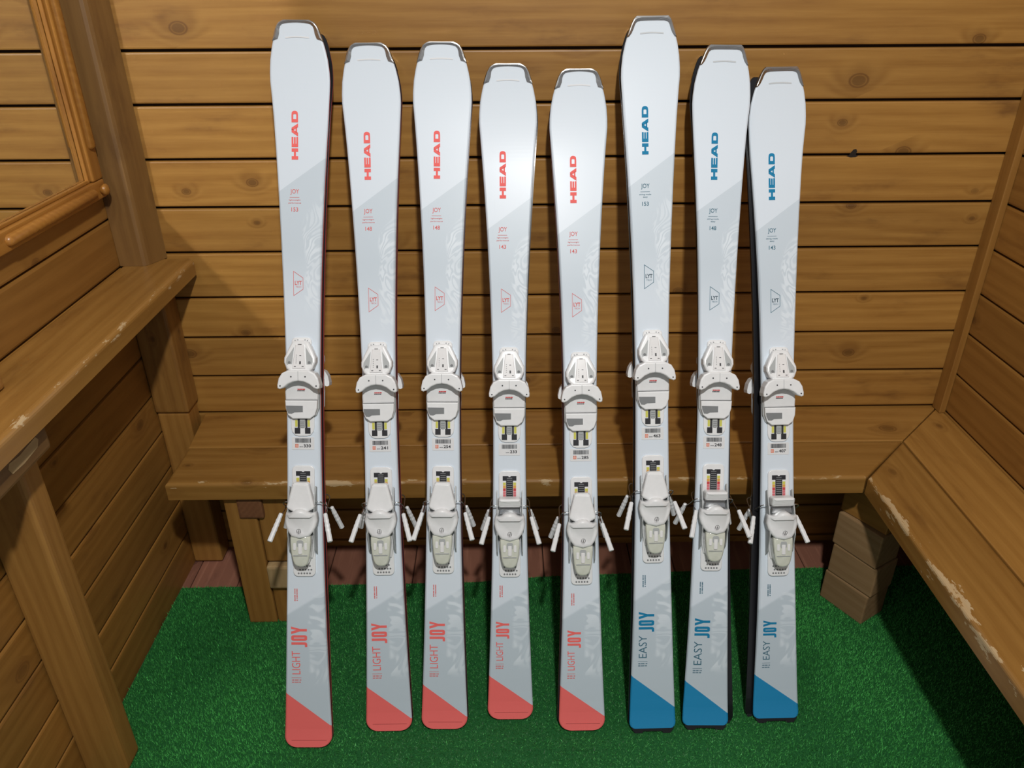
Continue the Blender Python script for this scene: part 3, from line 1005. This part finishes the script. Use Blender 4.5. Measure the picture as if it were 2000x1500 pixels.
part('toe.afd3', 'sole_rest_rim', M_LIGHTGREY, lambda bm: add_prism(bm, [(-0.036, 0.392), (0.036, 0.392), (0.0352, 0.360), (0.030, 0.3445), (0.0195, 0.3362), (-0.0195, 0.3362), (-0.030, 0.3445), (-0.0352, 0.360)], Z0 - 0.002, 0.0235, 0.002, 2))
part('toe.pad', 'sliding_pad', M_GREY, flat([(-0.0315, 0.3660), (0.0035, 0.3655), (0.0035, 0.3525), (-0.0140, 0.3520), (-0.0195, 0.3490), (-0.0265, 0.3495), (-0.0305, 0.358)], 0.0337, 0.0006))
part('toe.red', 'red_lettering', M_RED, multi(*[flat([(x, 0.3985), (x + w, 0.3985), (x + w, 0.4010), (x, 0.4010)], 0.0297) for x, w in ((-0.008, 0.003), (-0.0045, 0.0035), (-0.0005, 0.003), (0.003, 0.0045))]))
part('toe.ink', 'black_lettering', M_INK, multi(*[flat([(x, 0.3958), (x + w, 0.3958), (x + w, 0.3976), (x, 0.3976)], 0.0297) for x, w in ((-0.0085, 0.0022), (-0.0058, 0.0030), (-0.0023, 0.0022), (0.0005, 0.0026), (0.0036, 0.0030))]))
part('toe.track', 'length_track', M_WHITE, lambda bm: add_prism(bm, [(-0.0245, 0.345), (-0.0245, 0.320), (-0.0225, 0.310), (-0.0165, 0.3025), (-0.009, 0.3005), (0.009, 0.3005), (0.0165, 0.3025), (0.0225, 0.310), (0.0245, 0.320), (0.0245, 0.345)], Z0 - 0.003, Z0 + 0.0035, 0.0015, 2))
for sg, kk in ((1, 'r'), (-1, 'l')):
    part('toe.blk' + kk, 'track_mark', M_INK, flat([(sg * q, c) for q, c in ((0.005, 0.306), (0.0165, 0.306), (0.0165, 0.3185), (0.0100, 0.3185), (0.0100, 0.337), (0.006, 0.337), (0.006, 0.3185), (0.005, 0.3185))], Z0 + 0.0037))
for sg, kk in ((1, 'r'), (-1, 'l')):
    part('toe.yel' + kk, 'track_colour', M_YELLOW, flat([(sg * 0.0105, 0.3205), (sg * 0.0155, 0.3205), (sg * 0.0155, 0.3345), (sg * 0.0105, 0.3345)], Z0 + 0.0037))
part('toe.tongue', 'track_tongue', M_LIGHTGREY, multi(lambda bm: add_prism(bm, rrect(-0.0056, 0.0056, 0.3185, 0.340, 0.0035, 3), Z0, Z0 + 0.0060, 0.001, 1)))
part('toe.rungs', 'track_rungs', M_GREY, multi(*[flat([(-0.004, y), (0.004, y), (0.004, y + 0.0010), (-0.004, y + 0.0010)], Z0 + 0.0061) for y in (0.3225, 0.3265, 0.3305)]))

# heel piece
part('heel', 'heel_binding', M_WHITE, lambda bm: add_prism(bm, rrect(-0.0235, 0.0235, 0.0, 0.238, 0.010), Z0 - 0.003, Z0 + 0.0040, 0.0015, 2))
holes = [(-0.012 + 0.006 * k, y, 0.0022) for k in range(5) for y in (0.007, 0.015, 0.023)]
part('heel.pattern', 'perforation', M_GREY, multi(*[flat(circle(x + (0.003 if i % 3 == 1 else 0), y, r, 5), Z0 + 0.0042) for i, (x, y, r) in enumerate(holes)]))
part('heel.tee', 'length_scale', M_INK, multi(flat([(-0.0150, 0.2165), (-0.0150, 0.2265), (-0.003, 0.2265), (-0.0015, 0.2245), (0.0015, 0.2245), (0.003, 0.2265), (0.0150, 0.2265), (0.0150, 0.2165)], Z0 + 0.0042), flat([(-0.0075, 0.170), (0.0075, 0.170), (0.0075, 0.218), (-0.0075, 0.218)], Z0 + 0.0042)))
part('heel.rungs', 'scale_rungs', M_GREY, multi(*[flat([(-0.0058, y), (0.0058, y), (0.0058, y + 0.0016), (-0.0058, y + 0.0016)], Z0 + 0.0047) for y in np.arange(0.176, 0.223, 0.0045)]))
for j, (mt, y) in enumerate(((M_YELLOW, 0.2065), (M_AMBER, 0.2000), (M_RED, 0.1935), (M_PINK, 0.1870), (M_PINK, 0.1805))):
    part('heel.chip%d' % j, 'scale_colour', mt, multi(*[flat([(sg * 0.0082, y), (sg * 0.0142, y), (sg * 0.0142, y + 0.0058), (sg * 0.0082, y + 0.0058)], Z0 + 0.0042) for sg in (1, -1)]))
part('heel.body', 'heel_tower', M_WHITE2, lambda bm: add_prism(bm, mirrored([(-0.0255, 0.178), (-0.0265, 0.120), (-0.0235, 0.060), (-0.019, 0.040)]), Z0, lambda x, y: 0.028 + 0.05 * max(0, min(0.1, y - 0.04)), 0.003, 2))
for sg, kk in ((1, 'r'), (-1, 'l')):
    def side(bm, sg=sg):
        prof = [(0.046, 0.019), (0.190, 0.019), (0.196, 0.030), (0.150, 0.046), (0.100, 0.050), (0.060, 0.034)]
        a = [bm.verts.new((sg * 0.0262, y, z)) for y, z in prof]
        b = [bm.verts.new((sg * 0.0285, y, z)) for y, z in prof]
        bm.faces.new(a); bm.faces.new(b[::-1])
        for i in range(len(prof)):
            j = (i + 1) % len(prof)
            bm.faces.new((a[i], b[i], b[j], a[j]))
    part('heel.side' + kk, 'tower_side_plate', M_LIGHTGREY, side)
PEDA = [(-0.0175, 0.203), (-0.013, 0.2065), (0.013, 0.2065), (0.0175, 0.203), (0.0290, 0.156), (0.0275, 0.1515), (0.016, 0.1455), (0.0, 0.1435), (-0.016, 0.1455), (-0.0275, 0.1515), (-0.0290, 0.156)]
part('heel.pedA', 'heel_pedal', M_WHITE, lambda bm: add_prism(bm, PEDA, lambda x, y: 0.036, lambda x, y: 0.0520 - 0.12 * max(0, y - 0.185), 0.005, 4))
PEDB = rrect(-0.0245, 0.0245, 0.163, 0.1835, 0.005, 4)
part('heel.pedB', 'heel_pedal', M_WHITE, lambda bm: add_prism(bm, PEDB, lambda x, y: 0.034, lambda x, y: 0.0600 - 0.35 * (0.1835 - y), 0.005, 3))
CUP = [(0.0, 0.1525), (0.009, 0.1510), (0.0165, 0.1455), (0.022, 0.1425), (0.0300, 0.1440), (0.0320, 0.1380), (0.0338, 0.1260), (0.0315, 0.1140), (0.0260, 0.1030), (0.0185, 0.0935), (0.0, 0.0905)]
CUP = CUP + [(-x, y) for x, y in CUP[-2:0:-1]]
part('heel.cup', 'heel_cup', M_WHITE, lambda bm: add_prism(bm, CUP, 0.028, lambda x, y: 0.066 - 14.0 * x * x - 0.10 * max(0, 0.125 - y), 0.007, 4), True)
part('heel.spring', 'cup_spring', M_STEEL, lambda bm: add_prism(bm, [(-0.022, 0.158), (0.022, 0.158), (0.024, 0.146), (-0.024, 0.146)], Z0, 0.044, 0.002, 1))
ring_o, ring_i = circle(0.0, 0.1085, 0.0048, 16), circle(0.0, 0.1085, 0.0040, 16)


def logo(bm):
    z = lambda x, y: 0.0667 - 14.0 * x * x - 0.10 * max(0, 0.125 - y)
    for k in range(16):
        j = (k + 1) % 16
        bm.faces.new([bm.verts.new((q[0], q[1], z(*q))) for q in (ring_o[k], ring_o[j], ring_i[j], ring_i[k])])
    for q in ([(-0.0005, 0.1050), (0.0004, 0.1050), (0.0014, 0.1122), (0.0004, 0.1122)], [(-0.0022, 0.1065), (-0.0004, 0.1065), (-0.0004, 0.1072), (-0.0022, 0.1072)]):
        bm.faces.new([bm.verts.new((x, y, z(x, y))) for x, y in q])


part('heel.logo', 'cup_emblem', M_INK, logo)
LEV = [(0.0205, 0.094), (0.0210, 0.075), (0.0195, 0.058), (0.0170, 0.043), (0.0140, 0.0345), (0.0080, 0.0295), (0.0, 0.0285)]
LEV = LEV + [(-x, y) for x, y in LEV[-2::-1]]
part('heel.lever', 'step_in_lever', M_CLEAR, lambda bm: add_prism(bm, LEV, 0.032, lambda x, y: 0.0555 - 0.10 * max(0, 0.06 - y), 0.004, 3), True)
part('heel.slot', 'lever_core', M_LABEL, lambda bm: add_prism(bm, rrect(-0.0042, 0.0042, 0.0575, 0.0800, 0.0015, 2), 0.05, 0.0568, 0.0008, 1))
part('heel.slotg', 'lever_recess', M_LIGHTGREY, lambda bm: add_prism(bm, rrect(-0.0070, 0.0070, 0.072, 0.0868, 0.004, 4), 0.05, 0.0561, 0.0003, 1))
for sg, kk in ((1, 'r'), (-1, 'l')):
    part('heel.fin' + kk, 'lever_window', M_LABEL, (lambda sg: lambda bm: add_prism(bm, rrect(min(sg * 0.0085, sg * 0.0145), max(sg * 0.0085, sg * 0.0145), 0.066, 0.081, 0.002, 2), 0.05, 0.0562, 0.0004, 1))(sg))
part('heel.bar', 'lever_crossbar', M_LIGHTGREY, lambda bm: add_prism(bm, rrect(-0.0150, 0.0150, 0.0535, 0.0550, 0.0006, 1), 0.045, 0.0562))
for sg, kk in ((1, 'r'), (-1, 'l')):
    def wire(bm, sg=sg):
        path = smooth_path([(sg * 0.020, 0.162, 0.034), (sg * 0.036, 0.163, 0.034), (sg * 0.0425, 0.158, 0.026), (sg * 0.0440, 0.146, 0.000), (sg * 0.0460, 0.134, -0.028), (sg * 0.0475, 0.128, -0.040)], 5)
        add_tube(bm, path, 0.0013, 8)
    part('heel.wire' + kk, 'brake_wire', M_STEEL, wire, True)

    def paddle(bm, sg=sg):
        a, b = Vector((sg * 0.0465, 0.136, -0.034)), Vector((sg * 0.0625, 0.085, -0.062))
        d = b - a
        pts, rr = [], []
        n = 13
        for k in range(n):
            t = k / (n - 1)
            pts.append(a + d * t)
            r = 0.0044 + 0.0012 * t + (0.0007 if (k % 2 and 1 < k < 8) else 0)
            rr.append(r)
        pts = [a - d * 0.02] + pts + [b + d * 0.02]
        rr = [0.003] + rr + [0.0042]
        add_tube(bm, pts, rr, 8)
    part('heel.paddle' + kk, 'brake_paddle', M_WHITE, paddle)

# sticker under the toe piece
part('stk', 'rental_sticker', M_STICKER, lambda bm: add_prism(bm, rrect(-0.0235, 0.0235, 0.2715, 0.2985, 0.002, 2), Z0 + 0.0, Z0 + 0.0009))
r_ = random.Random(3)
bars, x = [], -0.0165
while x < 0.0155:
    w = r_.choice((0.0004, 0.0008, 0.0012))
    bars.append((x, x + w)); x += w + r_.choice((0.0004, 0.0007))
part('stk.bars', 'barcode', M_INK, multi(*[flat([(a, 0.2865), (b, 0.2865), (b, 0.2955), (a, 0.2955)], Z0 + 0.0010, 0.0003) for a, b in bars]))
part('stk.logo', 'orange_emblem', M_ORANGE, multi(*[flat([(a, c), (b, c), (b, d), (a, d)], Z0 + 0.0010, 0.0003) for a, b, c, d in ((-0.0165, -0.0100, 0.2762, 0.2775), (-0.0165, -0.0152, 0.2775, 0.2835), (-0.0113, -0.0100, 0.2775, 0.2835), (-0.0165, -0.0100, 0.2822, 0.2835), (-0.0140, -0.0123, 0.2780, 0.2815))]))
part('stk.fine', 'fine_print', M_INK, multi(*[flat([(-0.0075 + 0.0019 * k, 0.2770), (-0.0063 + 0.0019 * k, 0.2770), (-0.0063 + 0.0019 * k, 0.2786), (-0.0075 + 0.0019 * k, 0.2786)], Z0 + 0.0010, 0.0003) for k in range(4)]))

TOE_SUB = [k for k in B if k.startswith('toe.')]
HEEL_SUB = [k for k in B if k.startswith('heel.') and not k.startswith('heel.ped')]

BODY = {}


def ski_assets(L, blue):
    key = (L, blue)
    if key in BODY:
        return BODY[key]
    p = PAR[L]
    base, thick, half = ski_funcs(L, blue)
    wf = lambda s: base(max(0, min(L, s))) + thick(max(0, min(L, s)))
    col = BLUE if blue else CORAL
    top = topsheet('blue_topsheet_%d' % (L * 100) if blue else 'coral_topsheet_%d' % (L * 100), L, col, p)
    tx = M_TEXTB if blue else M_TEXTC
    tx2 = M_TEXTD if blue else M_TEXTC2
    A = []

    def add(name, me, mat):
        me.materials.append(mat)
        A.append((name, me))
    body = ski_body_mesh(L, blue, [top, M_BASE if blue else M_PINKRIM, M_BASE])
    A.append(('ski_body', body))
    add('tip_guard', tip_guard_mesh(L, blue), M_CHROME)
    if blue:
        add('tail_guard', tail_guard_mesh(L), M_BLACK)
    else:
        add('tail_line', letter_mesh('tail_line', rects_polys([(0, 1, 0, 1)]), -0.036, 0.040, 0.0150, 0.0156, wf, True), plain('dark_coral_line', (0.20, 0.03, 0.03), 0.4))
    # raised bar near the tip
    bar = [(i / 10, 0.35 * math.sin(math.pi * i / 10)) for i in range(11)] + [(i / 10, 0.65 + 0.35 * math.sin(math.pi * i / 10)) for i in range(10, -1, -1)]
    vs = np.array(bar)
    fs = [(i, i + 1, 20 - i, 21 - i) for i in range(10)]
    me = letter_mesh('tip_ridge', (vs, fs), -0.024, 0.024, L - 0.033, L - 0.029, wf, True, 0.0008)
    add('tip_ridge', me, M_EMB if not blue else plain('grey_ridge', (0.56, 0.59, 0.61), 0.4))
    o = L - 0.005
    add('logo_lettering', letter_mesh('logo_lettering', head_polys(), -0.0185, -0.0050, o - 0.267, o - 0.167, wf, False, 0.0007), tx)
    xc = -0.0125
    add('name_lettering', letter_mesh('name_lettering', text_polys('JOY', 0.006), xc - 0.009, xc + 0.009, o - 0.3395, o - 0.3275, wf, True), tx2)
    add('name_rule', letter_mesh('name_rule', rects_polys([(0, 1, 0, 1)]), xc - 0.0105, xc + 0.0095, o - 0.3449, o - 0.3442, wf, True), tx2)
    if blue:
        add('tagline', letter_mesh('tagline', text_polys('skiing made', 0.006), xc - 0.013, xc + 0.012, o - 0.3520, o - 0.3485, wf, True), tx2)
        add('tagline', letter_mesh('tagline', text_polys('easy', 0.006), xc - 0.005, xc + 0.005, o - 0.3575, o - 0.3545, wf, True), tx2)
    else:
        add('tagline', letter_mesh('tagline', text_polys('lightweight', 0.006), xc - 0.012, xc + 0.012, o - 0.3520, o - 0.3485, wf, True), tx2)
        add('tagline', letter_mesh('tagline', text_polys('performance', 0.006), xc - 0.013, xc + 0.013, o - 0.3580, o - 0.3545, wf, True), tx2)
    add('size_number', letter_mesh('size_number', text_polys('%d' % round(L * 100), 0.008), xc - 0.0070, xc + 0.0070, o - 0.3735, o - 0.3650, wf, True), tx2)
    # four-sided technology emblem
    e0, e1 = p['eb'], p['et']
    h = e1 - e0
    x0, x1 = -0.0165, 0.0040
    quad = [(x0, e1), (x1, e1 - 0.27 * h), (x1, e1 - 0.73 * h), (x0, e0)]
    inn = offset_poly(quad[::-1], 0.0009)[::-1]
    vs = [(a, b, wf(b) + 0.0005) for a, b in quad + inn]
    me = bpy.data.meshes.new('emblem_outline')
    me.from_pydata(vs, [], [(i, i + 4, (i + 1) % 4 + 4, (i + 1) % 4) for i in range(4)])
    add('emblem_outline', me, tx2)
    mid = (e0 + e1) / 2
    add('emblem_lettering', letter_mesh('emblem_lettering', text_polys('LYT', 0.03), -0.0135, 0.0010, mid - 0.0030, mid + 0.0055, wf, True), tx2 if not blue else plain('dark_slate_print', (0.05, 0.09, 0.12), 0.4))
    add('emblem_lettering', letter_mesh('emblem_lettering', text_polys('TECH', -0.005), -0.0120, -0.0005, mid - 0.0085, mid - 0.0055, wf, True), tx2)
    # tail lettering
    add('fine_print', letter_mesh('fine_print', small_print(2, 5), -0.0235, -0.0145, p['g'] + 0.004, p['g'] + 0.036, wf, False), tx2)
    w = 0.034 * (p['JT'] - p['JB']) / 0.046
    add('model_lettering', letter_mesh('model_lettering', joy_polys(), -0.0315, -0.0315 + w, p['JB'], p['JT'], wf, False), tx)
    add('model_lettering', letter_mesh('model_lettering', text_polys('EASY' if blue else 'LIGHT', -0.004), -0.0315, -0.0315 + 0.53 * w, p['LB'], p['LT'], wf, False), tx2 if blue else tx)
    add('tail_rule', letter_mesh('tail_rule', rects_polys([(0, 1, 0, 1)]), -0.0330, -0.0330 + 0.62 * w, p['LB'] - 0.0085, p['LB'] - 0.0078, wf, True), tx2)
    add('tail_print', letter_mesh('tail_print', small_print(2, 9), -0.0335, -0.0335 + 0.66 * w, p['LB'] - 0.0215, p['LB'] - 0.0115, wf, True), tx2)
    BODY[key] = A
    return A


def make_ski(matrix, L, blue, number, closed, emblem, label, group):
    root = bpy.data.objects.new('alpine_ski', None)
    root.empty_display_size = 0.05
    COL.objects.link(root)
    root.matrix_world = matrix
    tag(root, label, 'ski', group)
    for name, me in ski_assets(L, blue):
        o = bpy.data.objects.new(name, me)
        COL.objects.link(o); o.parent = root
    off = PAR[L]['bind']

    def sub(key, parent):
        name, me = B[key]
        o = bpy.data.objects.new(name, me)
        COL.objects.link(o); o.parent = parent
        return o
    toe = sub('toe', root); toe.location = (0, off, 0)
    for k in TOE_SUB:
        sub(k, toe)
    heel = sub('heel', root); heel.location = (0, off, 0)
    for k in HEEL_SUB:
        sub(k, heel)
    sub('heel.pedB' if closed else 'heel.pedA', heel)
    st = sub('stk', root); st.location = (0, off, 0)
    sub('stk.bars', st); sub('stk.fine', st)
    if emblem:
        sub('stk.logo', st)
    if number:
        me = letter_mesh('rental_number', text_polys(number, 0.02), 0.0012, 0.0165, 0.2765, 0.2832, lambda s: Z0 + 0.0010, True)
        me.materials.append(M_INK)
        o = bpy.data.objects.new('rental_number', me)
        COL.objects.link(o); o.parent = st
    return root


def ray(u, v):
    return F + R * ((u - 1000) / 1513.81) - U * ((v - 750) / 1513.81)


def on_z(u, v, z):
    d = ray(u, v)
    return CAM + d * ((z - CAM.z) / d.z)


def on_y(u, v, y):
    d = ray(u, v)
    return CAM + d * ((y - CAM.y) / d.y)


# measured tail and tip of each front ski -> floor position and lean; back ski lies base to base behind it
SKIS = [
    # tail px, tip px, length, blue, number, pedal closed, emblem, back shift at tail / tip, what sets it apart
    ((602, 1461), (576, 38), 1.53, False, '330', False, True, 0.000, 0.002, 'long coral-tailed white ski nearest the left wall'),
    ((760, 1429), (717, 83), 1.48, False, '241', False, True, 0.001, 0.000, 'coral-tailed white ski second from the left'),
    ((868, 1425), (861, 81), 1.48, False, '254', False, True, 0.002, 0.001, 'coral-tailed white ski third from the left'),
    ((997, 1406), (992, 124), 1.43, False, '233', True, False, 0.000, 0.003, 'short coral-tailed white ski fourth from the left'),
    ((1137, 1428), (1132, 134), 1.43, False, '285', False, True, -0.003, 0.000, 'coral-tailed white ski fifth from the left'),
    ((1275, 1424), (1276, 30), 1.53, True, '463', False, True, -0.002, -0.001, 'longest blue-tailed white ski beside the coral ones'),
    ((1378, 1418), (1420, 87), 1.48, True, '248', True, True, 0.014, -0.002, 'middle blue-tailed white ski'),
    ((1516, 1404), (1529, 130), 1.43, True, '407', True, True, -0.014, -0.004, 'shortest blue-tailed white ski at the right end'),
]
BACKS = ['leftmost coral ski', 'second coral ski from the left', 'third coral ski from the left', 'fourth coral ski from the left', 'fifth coral ski from the left',
         'longest blue ski', 'middle blue ski', 'rightmost blue ski']
for i, (ta, ti, L, blue, num, closed, emb, b0, b1, desc) in enumerate(SKIS):
    P = on_z(ta[0], ta[1], 0.014 if blue else 0.009)
    Tt = on_y(ti[0], ti[1], -0.078)
    d = Tt - P
    ch = d.length
    # local frame in which (0, L, RISE) falls on the tip
    ex = Vector((1, 0, 0))
    es = d.normalized()
    eu = (ex - es * ex.dot(es)).normalized()
    ew = eu.cross(es)
    dl = math.atan2(RISE + 0.004, L)
    es2 = (es * math.cos(dl) - ew * math.sin(dl)).normalized()
    ew2 = eu.cross(es2)
    k = ch / math.hypot(L, RISE)
    Q = P - ew2 * 0.010      # the measured point lies on the top sheet

    def mat(a, b, c, o):
        return Matrix(((a.x, b.x, c.x, o.x), (a.y, b.y, c.y, o.y), (a.z, b.z, c.z, o.z), (0, 0, 0, 1)))
    Q = Q + es2 * 0.002
    m = mat(eu * k, es2 * k, ew2 * k, Q)
    make_ski(m, L, blue, num, closed, emb, desc + ', front of its pair, sticker ' + num, 'front skis of the pairs')
    # back ski turned about its length
    sl = (b1 - b0) / L
    es3 = (es2 + eu * sl).normalized()
    eu3 = (eu - es3 * eu.dot(es3)).normalized()
    ew3 = eu3.cross(es3)
    Qb = Q + eu * b0 - ew2 * 0.0035 + es2 * 0.0005
    mb = mat(-eu3 * k, es3 * k, -ew3 * k, Qb)
    make_ski(mb, L, blue, None, False, emb, 'rear ski facing the wall, behind the ' + BACKS[i], 'rear skis of the pairs')
